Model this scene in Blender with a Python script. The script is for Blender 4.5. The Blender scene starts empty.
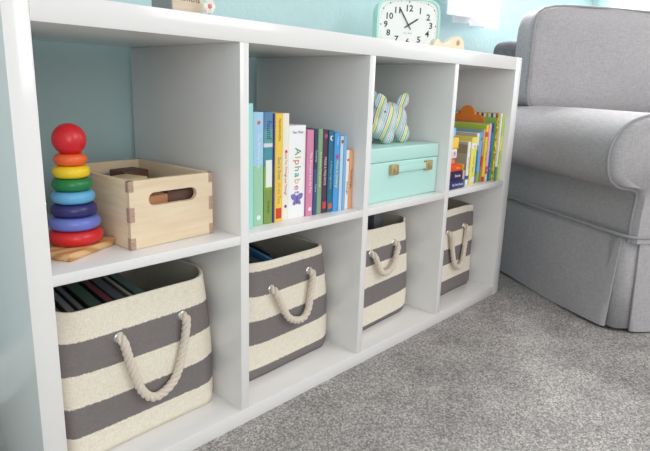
import bpy, bmesh, math, random
from mathutils import Vector, Matrix, noise
from mathutils.geometry import tessellate_polygon
random.seed(7)
PI = math.pi
C = bpy.context.scene.collection
SC = bpy.context.scene

# ------------------------------------------------------------------ camera
cam = bpy.data.cameras.new('camera'); camo = bpy.data.objects.new('camera', cam); C.objects.link(camo)
camo.location = (-0.24244, -0.78994, 0.67092)
camo.rotation_euler = (math.radians(76.8934), math.radians(-1.7022), math.radians(-46.2736))
cam.sensor_width = 36; cam.lens = 548.753/650*36
cam.shift_x = 0.0022; cam.shift_y = -0.01443
cam.clip_start = .02
SC.camera = camo
SC.view_settings.view_transform = 'Standard'; SC.view_settings.look = 'None'
SC.view_settings.gamma = 1; SC.view_settings.use_curve_mapping = False
SC.view_settings.exposure = 0.22
# ------------------------------------------------------------------ light
w = bpy.data.worlds.new('world'); SC.world = w; w.use_nodes = True
bg = w.node_tree.nodes['Background']
bg.inputs[0].default_value = (1.0, 0.985, 0.975, 1); bg.inputs[1].default_value = 0.80
def area(name, loc, target, sx, sy, power, col=(1,1,1)):
    l = bpy.data.lights.new(name, 'AREA'); l.shape = 'RECTANGLE'; l.size = sx; l.size_y = sy; l.energy = power; l.color = col
    o = bpy.data.objects.new(name, l); C.objects.link(o); o.location = loc
    o.rotation_euler = (Vector(target)-Vector(loc)).to_track_quat('-Z', 'Y').to_euler(); return o
area('window_light', (3.05, -0.75, 1.55), (1.0, 0.1, 0.7), 1.1, 1.1, 8, (1.0, 0.98, 0.96))       # daylight of the right hand window
area('rear_window_light', (2.15, 0.455, 1.68), (2.15, -1.0, 1.68), 0.86, 0.86, 150, (1.0, 0.99, 0.97))    # daylight of the curtained window
area('room_window_light', (1.6, -2.8, 2.0), (0.7, 0.4, 0.8), 1.3, 1.3, 18, (1.0, 0.99, 0.99))       # big window behind the photographer

area('front_left_fill', (-1.3, -2.6, 1.0), (0.5, 0.2, 0.45), 2.0, 1.6, 25, (1.0, 0.985, 0.965))       # added fill from the front left, no real source, lifts the cube interiors
# ------------------------------------------------------------------ materials
def lin(c):
    if isinstance(c, str):
        c = [int(c[i:i+2], 16)/255 for i in (0, 2, 4)]
    return tuple(((v/12.92) if v <= .04045 else ((v+.055)/1.055)**2.4) for v in c)+(1,)
def mat(name, col, rough=.5, spec=.5, coat=0, metal=0):
    m = bpy.data.materials.new(name); m.use_nodes = True
    b = m.node_tree.nodes['Principled BSDF']
    b.inputs['Base Color'].default_value = lin(col); b.inputs['Roughness'].default_value = rough
    b.inputs['Specular IOR Level'].default_value = spec; b.inputs['Metallic'].default_value = metal
    if coat: b.inputs['Coat Weight'].default_value = coat; b.inputs['Coat Roughness'].default_value = .06
    return m
def N(m, t, **k):
    n = m.node_tree.nodes.new(t)
    for a, v in k.items(): setattr(n, a, v)
    return n
def LK(m, a, b): m.node_tree.links.new(a, b)
def B(m): return m.node_tree.nodes['Principled BSDF']
def coords(m, scale=(1,1,1)):
    t = N(m, 'ShaderNodeTexCoord'); mp = N(m, 'ShaderNodeMapping'); mp.inputs['Scale'].default_value = scale
    LK(m, t.outputs['Object'], mp.inputs['Vector']); return mp.outputs[0]
def noise_tex(m, vec, scale, detail=3, rough=.5):
    n = N(m, 'ShaderNodeTexNoise'); n.inputs['Scale'].default_value = scale; n.inputs['Detail'].default_value = detail
    n.inputs['Roughness'].default_value = rough; LK(m, vec, n.inputs['Vector']); return n.outputs['Fac']
def bump(m, h, strength, dist, prev=None):
    b = N(m, 'ShaderNodeBump'); b.inputs['Strength'].default_value = strength; b.inputs['Distance'].default_value = dist
    LK(m, h, b.inputs['Height'])
    if prev: LK(m, prev, b.inputs['Normal'])
    LK(m, b.outputs[0], B(m).inputs['Normal']); return b.outputs[0]
def ramp(m, fac, stops, interp='LINEAR'):
    r = N(m, 'ShaderNodeValToRGB'); r.color_ramp.interpolation = interp
    e = r.color_ramp.elements
    while len(e) < len(stops): e.new(.5)
    for i, (p, c) in enumerate(stops): e[i].position = p; e[i].color = lin(c)
    LK(m, fac, r.inputs[0]); return r.outputs[0]
def mixc(m, fac, a, b, mode='MIX'):
    n = N(m, 'ShaderNodeMix'); n.data_type = 'RGBA'; n.blend_type = mode
    for s, v in ((0, fac), (6, a), (7, b)):
        if hasattr(v, 'links'): LK(m, v, n.inputs[s])
        else: n.inputs[s].default_value = v if s else v
    return n.outputs[2]

M = {}
m = M['wall'] = mat('teal wall paint', 'b4cfd1', .55, .3)
v = coords(m); h = noise_tex(m, v, 70, 4, .6); bump(m, h, .5, .004)
m = M['white'] = mat('white gloss foil', 'eae7e6', .16, .5, .25)
m = M['trim'] = mat('white trim paint', 'e6e8e6', .35)
m = M['ceil'] = mat('ceiling paint', 'f0f0ee', .8)
m = M['carpet'] = mat('grey flecked carpet', '8f8a88', .95, .1)
v = coords(m)
vo = N(m, 'ShaderNodeTexVoronoi'); vo.inputs['Scale'].default_value = 300; LK(m, v, vo.inputs['Vector'])
sep = N(m, 'ShaderNodeSeparateColor'); LK(m, vo.outputs['Color'], sep.inputs[0])
c1 = ramp(m, sep.outputs[0], [(0, '8a8483'), (.3, 'a39d9b'), (.6, 'b5b0ae'), (1, 'd8d4d1')])
nz = noise_tex(m, v, 9, 3); c2 = ramp(m, nz, [(.3, 'dedede'), (.7, 'ffffff')])
LK(m, mixc(m, 1.0, c1, c2, 'MULTIPLY'), B(m).inputs['Base Color'])
bump(m, vo.outputs['Distance'], .55, .003)

def fabric(name, col, col2=None, scale=420, rough=.9, st=.5, slub=.35):
    m = mat(name, col, rough, .15)
    v = coords(m, (1, 1, .12)); v2 = coords(m, (.12, .12, 1))
    a = noise_tex(m, v, scale, 2); b = noise_tex(m, v2, scale, 2)
    ad = N(m, 'ShaderNodeMath', operation='ADD'); LK(m, a, ad.inputs[0]); LK(m, b, ad.inputs[1])
    hf = N(m, 'ShaderNodeMath', operation='MULTIPLY'); LK(m, ad.outputs[0], hf.inputs[0]); hf.inputs[1].default_value = .5
    c = ramp(m, hf.outputs[0], [(.5-slub/2, col2 or col), (.5+slub/2, col)])
    LK(m, c, B(m).inputs['Base Color']); bump(m, hf.outputs[0], st, .0012); return m
M['linen'] = fabric('light grey linen', 'bbb7ba', 'a19d9f', 420, .92, .5, .36)
m = M['linen']
v = coords(m); h = noise_tex(m, v, 5, 2); hb = [n for n in m.node_tree.nodes if n.type == 'BUMP'][0]; bump(m, h, .35, .03, hb.outputs[0])
M['linen_piping'] = mat('grey piping', '9d9a9e', .9)
M['dark_linen'] = fabric('dark linen', '807e85', '6b6970', 260)
M['curtain'] = mat('white curtain', 'f4f3fa', .8, .2); B(M['curtain']).inputs['Transmission Weight'].default_value = .0
B(M['curtain']).inputs['Subsurface Weight'].default_value = .3; B(M['curtain']).inputs['Subsurface Radius'].default_value = (.05, .05, .05)

def basket_mat(name, bands, first):
    """bands: heights where the colour switches between cream and grey, bottom to top"""
    m = mat(name, 'e5dcc6', .9, .15)
    t = N(m, 'ShaderNodeTexCoord'); s = N(m, 'ShaderNodeSeparateXYZ')
    # stripes are woven along the wall height, stored in the UV map
    LK(m, t.outputs['UV'], s.inputs[0])
    cr, gr = 'f4ecdb', '837d7c'
    cols = [cr, gr]; k = 0 if first == 'cream' else 1
    st = [(0, cols[k])]
    for b in bands: k = 1-k; st.append((b, cols[k]))
    wob = noise_tex(m, coords(m), 500, 2)
    mm = N(m, 'ShaderNodeMath', operation='MULTIPLY_ADD'); LK(m, wob, mm.inputs[0]); mm.inputs[1].default_value = .008; LK(m, s.outputs[1], mm.inputs[2])
    c = ramp(m, mm.outputs[0], st, 'CONSTANT')
    va = coords(m, (1, 1, .1)); a = noise_tex(m, va, 1100, 2); vb = coords(m, (.1, .1, 1)); b = noise_tex(m, vb, 1100, 2)
    ad = N(m, 'ShaderNodeMath', operation='ADD'); LK(m, a, ad.inputs[0]); LK(m, b, ad.inputs[1])
    hf = N(m, 'ShaderNodeMath', operation='MULTIPLY'); LK(m, ad.outputs[0], hf.inputs[0]); hf.inputs[1].default_value = .5
    sh = ramp(m, hf.outputs[0], [(.38, 'ebe9e8'), (.6, 'ffffff')])
    LK(m, mixc(m, 1.0, c, sh, 'MULTIPLY'), B(m).inputs['Base Color']); bump(m, hf.outputs[0], .4, .001)
    return m
M['lining'] = fabric('grey beige lining', 'd2ccbe', 'c2bcae', 700)
M['rope'] = mat('natural cotton rope', 'ddd0c2', .95, .1)
v = coords(M['rope']); bump(M['rope'], noise_tex(M['rope'], v, 900, 2), .5, .001)
M['steel'] = mat('nickel grommet', 'd8d8d8', .25, .5, 0, 1)
def wood(name, a, b, scale=(6, 6, 60), dist=3, rough=.5):
    m = mat(name, a, rough, .3)
    v = coords(m, scale); n = noise_tex(m, v, 2.0, 4, .55)
    LK(m, ramp(m, n, [(.35, a), (.65, b)]), B(m).inputs['Base Color']); return m
M['ply'] = wood('birch ply', 'ead6ba', 'e0c9aa', (4, 4, 40))
M['ply_end'] = wood('ply end grain', 'a8897a', 'c2a692', (60, 60, 300))
M['stand_wood'] = mat('striped stand wood', 'd2a06a', .45, .4)
m = M['stand_wood']; wv = N(m, 'ShaderNodeTexWave'); wv.bands_direction = 'DIAGONAL'; wv.inputs['Scale'].default_value = 16; wv.inputs['Distortion'].default_value = 5
wv.inputs['Detail'].default_value = 2; wv.inputs['Detail Scale'].default_value = .6
LK(m, coords(m, (.6, 1.6, 2.5)), wv.inputs['Vector']); LK(m, ramp(m, wv.outputs['Fac'], [(.1, 'c48e56'), (.6, 'e2ba88')]), B(m).inputs['Base Color'])
M['walnut'] = wood('walnut', '5a4036', '6e4f3e'); M['cherry'] = wood('cherry', 'a8734e', 'b98560'); M['maple'] = wood('maple', 'd9c4a0', 'cdb58e')
M['toy_wood'] = wood('pale toy wood', 'f6e8d0', 'f0dcc0', (10, 40, 10))
M['mint'] = mat('mint paint', 'b3e4d8', .3, .5, .2)
m = M['mint_case'] = mat('mint case paper', 'bbe5dd', .4, .4, .1); bump(m, noise_tex(m, coords(m), 60, 2), .1, .002)
M['brass'] = mat('aged brass', 'c9b180', .4, .5, 0, .6)
M['face'] = mat('clock face', 'f2f2f0', .4, .4); M['ink'] = mat('dark ink', '39434c', .5, .3)
M['pages'] = mat('paper pages', 'efe9dc', .85)
CM = {}
def cm(col, rough=.38):
    if (col, rough) not in CM: CM[(col, rough)] = mat('print '+col, col, rough, .4)
    return CM[(col, rough)]

# ------------------------------------------------------------------ helpers
def finish(name, bm, mt, parent=None, ang=35, smooth=True, loc=None):
    me = bpy.data.meshes.new(name); bmesh.ops.recalc_face_normals(bm, faces=bm.faces); bm.to_mesh(me); bm.free()
    for x in (mt if isinstance(mt, (list, tuple)) else [mt]): me.materials.append(x)
    if smooth:
        for p in me.polygons: p.use_smooth = True
        me.set_sharp_from_angle(angle=math.radians(ang))
    o = bpy.data.objects.new(name, me); C.objects.link(o); o.parent = parent
    if loc: o.location = loc
    return o
def thing(name, label, cat, loc=(0,0,0), rz=0, group=None):
    o = bpy.data.objects.new(name, None); C.objects.link(o); o.location = loc; o.rotation_euler = (0, 0, rz)
    o.empty_display_size = .02; o['label'] = label; o['category'] = cat
    if group: o['group'] = group
    return o
def tag(o, label, cat, group=None):
    o['label'] = label; o['category'] = cat
    if group: o['group'] = group
    return o
def structure(o, label=None):
    o['kind'] = 'structure'
    if label: o['label'] = label
    return o
def box_bm(lo, hi, bev=.001, seg=2, bm=None, mx=None):
    b = bmesh.new(); bmesh.ops.create_cube(b, size=1)
    for v in b.verts: v.co = Vector([lo[i]+(v.co[i]+.5)*(hi[i]-lo[i]) for i in range(3)])
    if bev: bmesh.ops.bevel(b, geom=b.edges[:], offset=bev, segments=seg, affect='EDGES', profile=.5)
    if mx: b.transform(mx)
    if bm is None: return b
    me = bpy.data.meshes.new('t'); b.to_mesh(me); b.free(); bm.from_mesh(me); bpy.data.meshes.remove(me); return bm
def box(name, mt, parent, lo, hi, bev=.001, seg=2, mx=None):
    return finish(name, box_bm(lo, hi, bev, seg, None, mx), mt, parent)
def lathe(name, mt, parent, prof, loc=(0,0,0), n=40, mx=None):
    bm = bmesh.new(); rings = []
    for r, z in prof:
        if r < 1e-6: rings.append([bm.verts.new((0, 0, z))])
        else: rings.append([bm.verts.new((r*math.cos(2*PI*k/n), r*math.sin(2*PI*k/n), z)) for k in range(n)])
    for a, b in zip(rings, rings[1:]):
        for k in range(n):
            k2 = (k+1) % n
            f = [a[0] if len(a) == 1 else a[k], a[0] if len(a) == 1 else a[k2], b[0] if len(b) == 1 else b[k2], b[0] if len(b) == 1 else b[k]]
            u = []
            [u.append(q) for q in f if q not in u]
            if len(u) > 2: bm.faces.new(u)
    if mx: bm.transform(mx)
    bm.transform(Matrix.Translation(loc))
    return finish(name, bm, mt, parent, 50)
def prism_bm(outer, th, holes=(), mx=None, bm=None):
    """outline in XY extruded along +Z by th"""
    bm = bm or bmesh.new()
    loops = [outer]+list(holes); pts = [p for l in loops for p in l]
    tris = tessellate_polygon([[Vector((p[0], p[1], 0)) for p in l] for l in loops])
    T = mx or Matrix()
    a = [bm.verts.new(T @ Vector((p[0], p[1], 0))) for p in pts]; b = [bm.verts.new(T @ Vector((p[0], p[1], th))) for p in pts]
    for t in tris:
        try: bm.faces.new([a[i] for i in t]); bm.faces.new([b[i] for i in t][::-1])
        except ValueError: pass
    o = 0
    for l in loops:
        n = len(l)
        for k in range(n): bm.faces.new([a[o+k], a[o+(k+1) % n], b[o+(k+1) % n], b[o+k]])
        o += n
    return bm
def tube_bm(pts, r, n=10, bm=None, closed=False, caps=True):
    bm = bm or bmesh.new(); pts = [Vector(p) for p in pts]; L = len(pts)
    tang = []
    for i in range(L):
        a = pts[i-1] if (i > 0 or closed) else pts[i]; b = pts[(i+1) % L] if (i < L-1 or closed) else pts[i]
        tang.append((b-a).normalized())
    nrm = tang[0].orthogonal().normalized(); rings = []
    for i in range(L):
        nrm = (nrm - tang[i]*nrm.dot(tang[i])).normalized(); bi = tang[i].cross(nrm)
        rr = r(i/(L-1)) if callable(r) else r
        rings.append([bm.verts.new(pts[i]+(nrm*math.cos(2*PI*k/n)+bi*math.sin(2*PI*k/n))*rr) for k in range(n)])
    for i in range(L if closed else L-1):
        a, b = rings[i], rings[(i+1) % L]
        for k in range(n): bm.faces.new([a[k], a[(k+1) % n], b[(k+1) % n], b[k]])
    if caps and not closed: bm.faces.new(rings[0][::-1]); bm.faces.new(rings[-1])
    return bm
def tube(name, mt, parent, pts, r, n=10, closed=False): return finish(name, tube_bm(pts, r, n, None, closed), mt, parent, 60)
def smoothpath(P, k=8):
    P = [Vector(p) for p in P]; Q = [P[0]*2-P[1]]+P+[P[-1]*2-P[-2]]; out = []
    for i in range(1, len(Q)-2):
        for j in range(k):
            t = j/k; a, b, c, d = Q[i-1:i+3]
            out.append(.5*((2*b)+(c-a)*t+(2*a-5*b+4*c-d)*t*t+(3*b-a-3*c+d)*t**3))
    out.append(P[-1]); return out
def rope_bm(pts, r, pitch):
    """three twisted strands along a path"""
    bm = bmesh.new(); pts = [Vector(p) for p in pts]; L = len(pts); s = 0
    t0 = (pts[1]-pts[0]).normalized(); nrm = t0.orthogonal().normalized(); fr = []
    for i in range(L):
        t = (pts[min(i+1, L-1)]-pts[max(i-1, 0)]).normalized(); nrm = (nrm-t*nrm.dot(t)).normalized()
        if i: s += (pts[i]-pts[i-1]).length
        fr.append((pts[i], nrm.copy(), t.cross(nrm), s))
    for q in range(3):
        path = [p+(a*math.cos(2*PI*(sv/pitch+q/3))+b*math.sin(2*PI*(sv/pitch+q/3)))*r*.5 for p, a, b, sv in fr]
        tube_bm(path, r*.56, 9, bm)
    return bm
FONT = {}
def text(name, s, size, mt, parent, mx, depth=.0003, squeeze=1.0, align='CENTER'):
    cu = bpy.data.curves.new('lettering', 'FONT'); cu.body = s; cu.size = size; cu.extrude = depth; cu.align_x = align; cu.align_y = 'CENTER'
    cu.resolution_u = 2
    if name == 'numeral': cu.offset = .0005
    t = bpy.data.objects.new('lettering', cu); C.objects.link(t)
    dg = bpy.context.evaluated_depsgraph_get(); me = bpy.data.meshes.new_from_object(t.evaluated_get(dg))
    bpy.data.objects.remove(t)
    me.transform(mx @ Matrix.Diagonal((squeeze, 1, 1, 1))); me.materials.clear(); me.materials.append(mt)
    o = bpy.data.objects.new(name, me); C.objects.link(o); o.parent = parent; return o
def basis(x, y, z, loc):
    m = Matrix.Identity(4)
    for i, v in enumerate((x, y, z)):
        for j in range(3): m[j][i] = v[j]
    m.translation = Vector(loc); return m
def front(loc): return basis((1,0,0), (0,0,1), (0,-1,0), loc)        # readable from the front, facing -Y
def spine(loc): return basis((0,0,-1), (1,0,0), (0,-1,0), loc)       # running down a spine, facing -Y

# ================================================================== SETTING
X0, X1, Y0, Y1, ZC = -1.6, 3.2, -3.6, .41, 2.44
# carpet with a real, finely tufted surface near the furniture
bm = bmesh.new(); nx, ny = 1, 1
bm.verts.ensure_lookup_table()
structure(finish('floor', box_bm((X0, Y0, -.06), (X1, Y1+.1, -.001), 0), M['carpet']))
pile = bmesh.new(); gx0, gx1, gy0, gy1, st = -.3, 2.3, -.95, .395, .0042
cols = int((gx1-gx0)/st); rows = int((gy1-gy0)/st)
grid = [[None]*(rows+1) for _ in range(cols+1)]
for i in range(cols+1):
    for j in range(rows+1):
        z = random.uniform(-.0008, .0014)
        grid[i][j] = pile.verts.new((gx0+i*st+random.uniform(-.001, .001), gy0+j*st+random.uniform(-.001, .001), z))
for i in range(cols):
    for j in range(rows):
        if -.02 < gx0+i*st < 1.482 and gy0+j*st > .004: continue
        pile.faces.new((grid[i][j], grid[i+1][j], grid[i+1][j+1], grid[i][j+1]))
me = bpy.data.meshes.new('carpet_pile'); pile.to_mesh(me); pile.free(); me.materials.append(M['carpet'])
for p in me.polygons: p.use_smooth = True
cp = bpy.data.objects.new('carpet_pile', me); C.objects.link(cp); cp['kind'] = 'stuff'; cp['label'] = 'grey flecked carpet pile in front of the white shelf'; cp['category'] = 'carpet'

# back wall with the window opening, right wall with an opening, left wall
wx0, wx1, wz0, wz1 = 1.66, 2.64, 1.22, 2.15
bm = prism_bm([(X0, 0), (X1, 0), (X1, ZC), (X0, ZC)], .12, [[(wx0, wz0), (wx1, wz0), (wx1, wz1), (wx0, wz1)]], basis((1,0,0), (0,0,1), (0,1,0), (0, Y1, 0)))
structure(finish('wall_back', bm, M['wall'], smooth=False))
ry0, ry1 = -1.4, -.1
bm = prism_bm([(Y0, 0), (Y1, 0), (Y1, ZC), (Y0, ZC)], .12, [[(ry0, .95), (ry1, .95), (ry1, 2.15), (ry0, 2.15)]], basis((0,1,0), (0,0,1), (1,0,0), (X1, 0, 0)))
structure(finish('wall_right', bm, M['wall'], smooth=False))
structure(box('wall_left', M['wall'], None, (X0-.12, Y0, 0), (X0, Y1+.12, ZC), 0))
def baseboard(name, mx, length):
    prof = [(0, 0), (.015, 0), (.015, .075), (.012, .085), (.008, .092), (.006, .1), (0, .1)]
    bm = prism_bm(prof, length, (), mx); return structure(finish(name, bm, M['trim'], smooth=False))
baseboard('baseboard_back', basis((0,-1,0), (0,0,1), (1,0,0), (X0+.015, Y1, 0)), X1-X0-.03)
baseboard('baseboard_left', basis((1,0,0), (0,0,1), (0,1,0), (X0, Y0, 0)), Y1-Y0)
baseboard('baseboard_right', basis((-1,0,0), (0,0,1), (0,1,0), (X1, Y0, 0)), Y1-Y0)
def window(name, mx, W, H):
    """mx maps (u along wall, v up, n into the room)"""
    root = structure(thing(name, 'white framed window', 'window')); del root['category']
    f = .05
    bm = prism_bm([(0,0),(W,0),(W,H),(0,H)], .05, [[(f,f),(W-f,f),(W-f,H/2-.015),(f,H/2-.015)], [(f,H/2+.015),(W-f,H/2+.015),(W-f,H-f),(f,H-f)]], mx @ Matrix.Translation((0,0,-.09)))
    finish('window_frame', bm, M['trim'], root, smooth=False)
    g = mat('window glass', 'ffffff', 0, .5); B(g).inputs['Transmission Weight'].default_value = 1; B(g).inputs['IOR'].default_value = 1.01
    finish('window_pane', prism_bm([(f,f),(W-f,f),(W-f,H-f),(f,H-f)], .004, (), mx @ Matrix.Translation((0,0,-.07))), g, root, smooth=False)
window('window_1', basis((1,0,0), (0,0,1), (0,-1,0), (wx0, Y1, wz0)), wx1-wx0, wz1-wz0)
window('window_2', basis((0,1,0), (0,0,1), (-1,0,0), (X1, ry0, .95)), ry1-ry0, 1.2)

# ================================================================== SHELF UNIT
XS = [.0336, .3719, .3914, .7297, .7492, 1.0875, 1.107, 1.4453, 1.4843]
ZB, ZS0, ZS, ZT, H, D = .0319, .3803, .3972, .7447, .7825, .39
u = thing('shelf_unit', 'white glossy cube shelf unit, four cubes wide and two high, against the teal wall', 'shelf', (0, 0, 0))
bv = .0009
box('side_panel', M['white'], u, (0, 0, 0), (XS[0], D, H), bv); box('side_panel', M['white'], u, (XS[7], 0, 0), (XS[8], D, H), bv)
box('top_panel', M['white'], u, (XS[0]+.0002, 0, ZT), (XS[7]-.0002, D, H), bv)
box('bottom_panel', M['white'], u, (XS[0]+.0002, 0, 0), (XS[7]-.0002, D, ZB), bv)
for i in (1, 3, 5): box('divider', M['white'], u, (XS[i], 0.0005, ZB), (XS[i+1], D, ZT), bv)
for i in (0, 2, 4, 6): box('shelf_board', M['white'], u, (XS[i], 0.001, ZS0), (XS[i+1], D, ZS), .0006)

# ================================================================== BASKETS
def basket(label, cx, cy, W, Dp, Ht, bands, first, rz, seed, handle, taper=.97, lean=(0, 0), group='striped rope handled storage baskets'):
    root = thing('storage_basket', label, 'basket', (cx, cy, ZB+.0005), rz, group)
    rnd = random.Random(seed); n, K = 96, 26
    ph = [rnd.uniform(0, 6.28) for _ in range(5)]
    def P(a, t, inset=0):
        # rounded rectangle cross section
        e = .22+.14*t
        ca, sa = math.cos(a), math.sin(a)
        sc = taper*t+(1-t)*1.0 + .02*math.sin(PI*t)
        x = math.copysign(abs(ca)**e, ca)*(W/2*sc-inset); y = math.copysign(abs(sa)**e, sa)*(Dp/2*sc-inset)
        wob = .0025*math.sin(3*a+ph[0]+2*t)*t + .0018*math.sin(7*a+ph[1]+5*t)
        r = math.hypot(x, y) or 1
        x += x/r*wob; y += y/r*wob
        z = Ht*t + (.004*math.sin(2*a+ph[2])+.002*math.sin(5*a+ph[3]))*t*t
        if t < .06: k = (1-t/.06)**2*.006; x -= x/r*k; y -= y/r*k
        return Vector((x+lean[0]*t, y+lean[1]*t, z))
    bm = bmesh.new(); uv = bm.loops.layers.uv.new('UVMap'); rings = []
    for j in range(K+1):
        t = j/K; rings.append([bm.verts.new(P(2*PI*k/n, t)) for k in range(n)])
    # folded rim then inside
    rim = [bm.verts.new(P(2*PI*k/n, 1, .002)+Vector((0, 0, .0015))) for k in range(n)]
    rin = [bm.verts.new(P(2*PI*k/n, 1, .005)) for k in range(n)]
    V = [(r, j/K) for j, r in enumerate(rings)]+[(rim, .999), (rin, .999)]
    for (a, ta), (b, tb) in zip(V, V[1:]):
        for k in range(n):
            f = bm.faces.new([a[k], a[(k+1) % n], b[(k+1) % n], b[k]])
            for lp, tt in zip(f.loops, (ta, ta, tb, tb)): lp[uv].uv = (k/n, tt*Ht)
    f = bm.faces.new(rings[0][::-1])
    mt = basket_mat('striped weave', bands, first)
    me = bpy.data.meshes.new('fabric_wall'); bm.to_mesh(me); bm.free(); me.materials.append(mt)
    for p in me.polygons: p.use_smooth = True
    o = bpy.data.objects.new('fabric_wall', me); C.objects.link(o); o.parent = root
    bm = bmesh.new(); rr = []
    for j in range(K, 0, -1): rr.append([bm.verts.new(P(2*PI*k/n, j/K, .0052)) for k in range(n)])
    rr.append([bm.verts.new(P(2*PI*k/n, 0, .012)+Vector((0, 0, .006))) for k in range(n)])
    for a, b in zip(rr, rr[1:]):
        for k in range(n): bm.faces.new([a[k], a[(k+1) % n], b[(k+1) % n], b[k]])
    bm.faces.new(rr[-1]); finish('lining', bm, M['lining'], root, 80)
    # stitched line just under the rim
    # handle: grommets and rope on the front wall, local coordinates given as (x, z)
    g1, g2, low, out = handle
    def yfront(x, z):
        best = min((P(-PI/2+q*.01, min(1, z/Ht)) for q in range(-110, 111)), key=lambda p: abs(p.x-x)); return best.y
    for gx, gz in (g1, g2):
        y = yfront(gx, gz)
        mx = basis((1,0,0), (0,0,1), (0,-1,0), (gx, y, gz))
        lathe('grommet', M['steel'], root, [(.0052, -.004), (.0052, .0012), (.0068, .0024), (.0092, .0018), (.0102, 0), (.0098, -.001)], n=28, mx=mx)
    a = Vector((g1[0], yfront(*g1), g1[1])); b = Vector((g2[0], yfront(*g2), g2[1]))
    lx, lz = low; yl = yfront(lx, lz)-out
    hw = abs(g2[0]-g1[0])/2
    pts = [a+Vector((0, .010, .001)), a+Vector((0, -.004, 0)), a+Vector((.002, -.013, -.008))]
    pts += [Vector((g1[0]+(lx-g1[0])*.22, (a.y+yl)/2-.005, g1[1]+(lz-g1[1])*.42)), Vector((g1[0]+(lx-g1[0])*.52, yl, g1[1]+(lz-g1[1])*.84)),
            Vector((lx, yl, lz)), Vector((g2[0]+(lx-g2[0])*.45, yl, g2[1]+(lz-g2[1])*.84)), Vector((g2[0]+(lx-g2[0])*.12, (b.y+yl)/2-.005, g2[1]+(lz-g2[1])*.42))]
    pts += [b+Vector((0, -.013, -.008)), b+Vector((0, -.004, 0)), b+Vector((0, .010, .001))]
    finish('rope_handle', rope_bm(smoothpath(pts, 14), .0083, .036), M['rope'], root, 60)
    return root
zb = ZB
bk1 = basket('large cream and grey striped basket under the stacking toy, with dark cases inside', .2070, .220, .316, .32, .275, [v-zb-.012 for v in (.098, .152, .210, .268)], 'cream', .02, 3,
       ((-.055, .209), (.073, .211), (.004, .078), .012), .965, (-.004, 0))
bk2 = basket('cream and grey striped basket under the upright picture books, blue item inside', .573, .226, .298, .30, .267, [v-zb-.008 for v in (.070, .126, .182, .236, .291)], 'grey', .05, 5,
       ((-.070, .206), (.052, .219), (.010, .114), .014), .955, (-.010, -.006))
bk3 = basket('cream and grey striped basket under the mint case, with a wide cream top band', .922, .226, .290, .30, .280, [v-zb-.006 for v in (.055, .110, .166, .222, .267)], 'grey', .06, 8,
       ((-.070, .216), (.040, .225), (-.020, .154), .016), .96, (-.008, -.006))
bk4 = basket('farthest cream and grey striped basket, empty, with a thin cream rim', 1.284, .218, .298, .30, .278, [v-zb-.004 for v in (.088, .142, .195, .246, .296)], 'grey', .04, 11,
       ((-.058, .210), (.046, .216), (.008, .086), .012), .985, (-.002, 0))

# ================================================================== BOOK BUILDER
def bandmat(col, bands):
    if not bands: return cm(col)
    m = mat('printed spine', col, .38, .4); s = N(m, 'ShaderNodeSeparateXYZ'); LK(m, coords(m), s.inputs[0])
    LK(m, ramp(m, s.outputs[2], [(0, col)]+[(z, c) for z, c in bands], 'CONSTANT'), B(m).inputs['Base Color']); return m
def book(label, loc, W, Hh, Dp, col, bands=(), texts=(), group=None, cover=None, rz=0, tilt=None, cover_bands=(), cat='book', name='book', hard=True):
    """standing upright, spine to -Y, loc = front left bottom corner"""
    root = thing(name, label, cat, loc, rz, group)
    if tilt: root.rotation_euler = tilt
    t = min(.0022, W*.25); bm = bmesh.new(); ins = .0025 if hard else .0004
    # C shaped cover: two boards and a slightly rounded spine
    pl = []
    nS = 8; sag = min(.0016, W*.12)
    outer = [(0, Dp), (0, sag)]+[(W*k/nS, sag-sag*math.sin(PI*k/nS)) for k in range(1, nS)]+[(W, sag), (W, Dp)]
    inner = [(W-t, Dp), (W-t, sag+t), (t, sag+t), (t, Dp)]
    bm = prism_bm(outer+inner, Hh); cv = finish('cover', bm, bandmat(col, bands), root, 30)
    box('pages', M['pages'], root, (t, sag+t, ins), (W-t, Dp-ins, Hh-ins), 0)
    if cover:
        box('cover_print', bandmat(cover, cover_bands), root, (-.0005, sag+.002, .001), (.0001, Dp-.001, Hh-.001), 0)
    for tx in texts:
        s, z, size, c = tx[:4]; sq = tx[4] if len(tx) > 4 else 1
        if s.startswith('#'):            # small emblem on the spine
            kind = s[1:]
            if kind == 'dot': o = lathe('emblem', cm(c), root, [(0, .0006), (size, .0006), (size, 0)], n=20, mx=basis((1,0,0), (0,0,1), (0,-1,0), (W/2, .0002, z)))
            elif kind == 'box': o = box('spine_label', cm(c), root, (W*.15, -.0005, z-size/2), (W*.85, .0008, z+size/2), 0)
            elif kind == 'moon':
                pts = [(math.cos(a)*size, math.sin(a)*size) for a in [PI*.25+PI*1.5*k/20 for k in range(21)]]+[(size*.35+math.cos(a)*size*.75, math.sin(a)*size*.75) for a in [PI*1.75-PI*1.5*k/20 for k in range(1, 20)]]
                finish('emblem', prism_bm(pts, .0006, (), basis((1,0,0), (0,0,1), (0,-1,0), (W/2, .0002, z))), cm(c), root, smooth=False)
            elif kind == 'butterfly':
                b2 = bmesh.new()
                for sx in (-1, 1):
                    for oy, r1, r2 in ((.28, .62, .55), (-.38, .42, .42)):
                        pts = [(sx*(.5*size)+math.cos(a)*size*r1*.75, oy*size+math.sin(a)*size*r2) for a in [2*PI*k/18 for k in range(18)]]
                        prism_bm(pts, .0006, (), front((W/2, .0002, z)) if False else basis((1,0,0), (0,0,1), (0,-1,0), (W/2, .0003+(.0001 if oy > 0 else 0), z)), b2)
                finish('emblem', b2, cm(c), root, smooth=False)
        else:
            text('lettering', s, size, cm(c), root, spine((W/2, -.0001, z)), .0003, sq)
    return root
G2 = 'picture books standing in the second cube'
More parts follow.
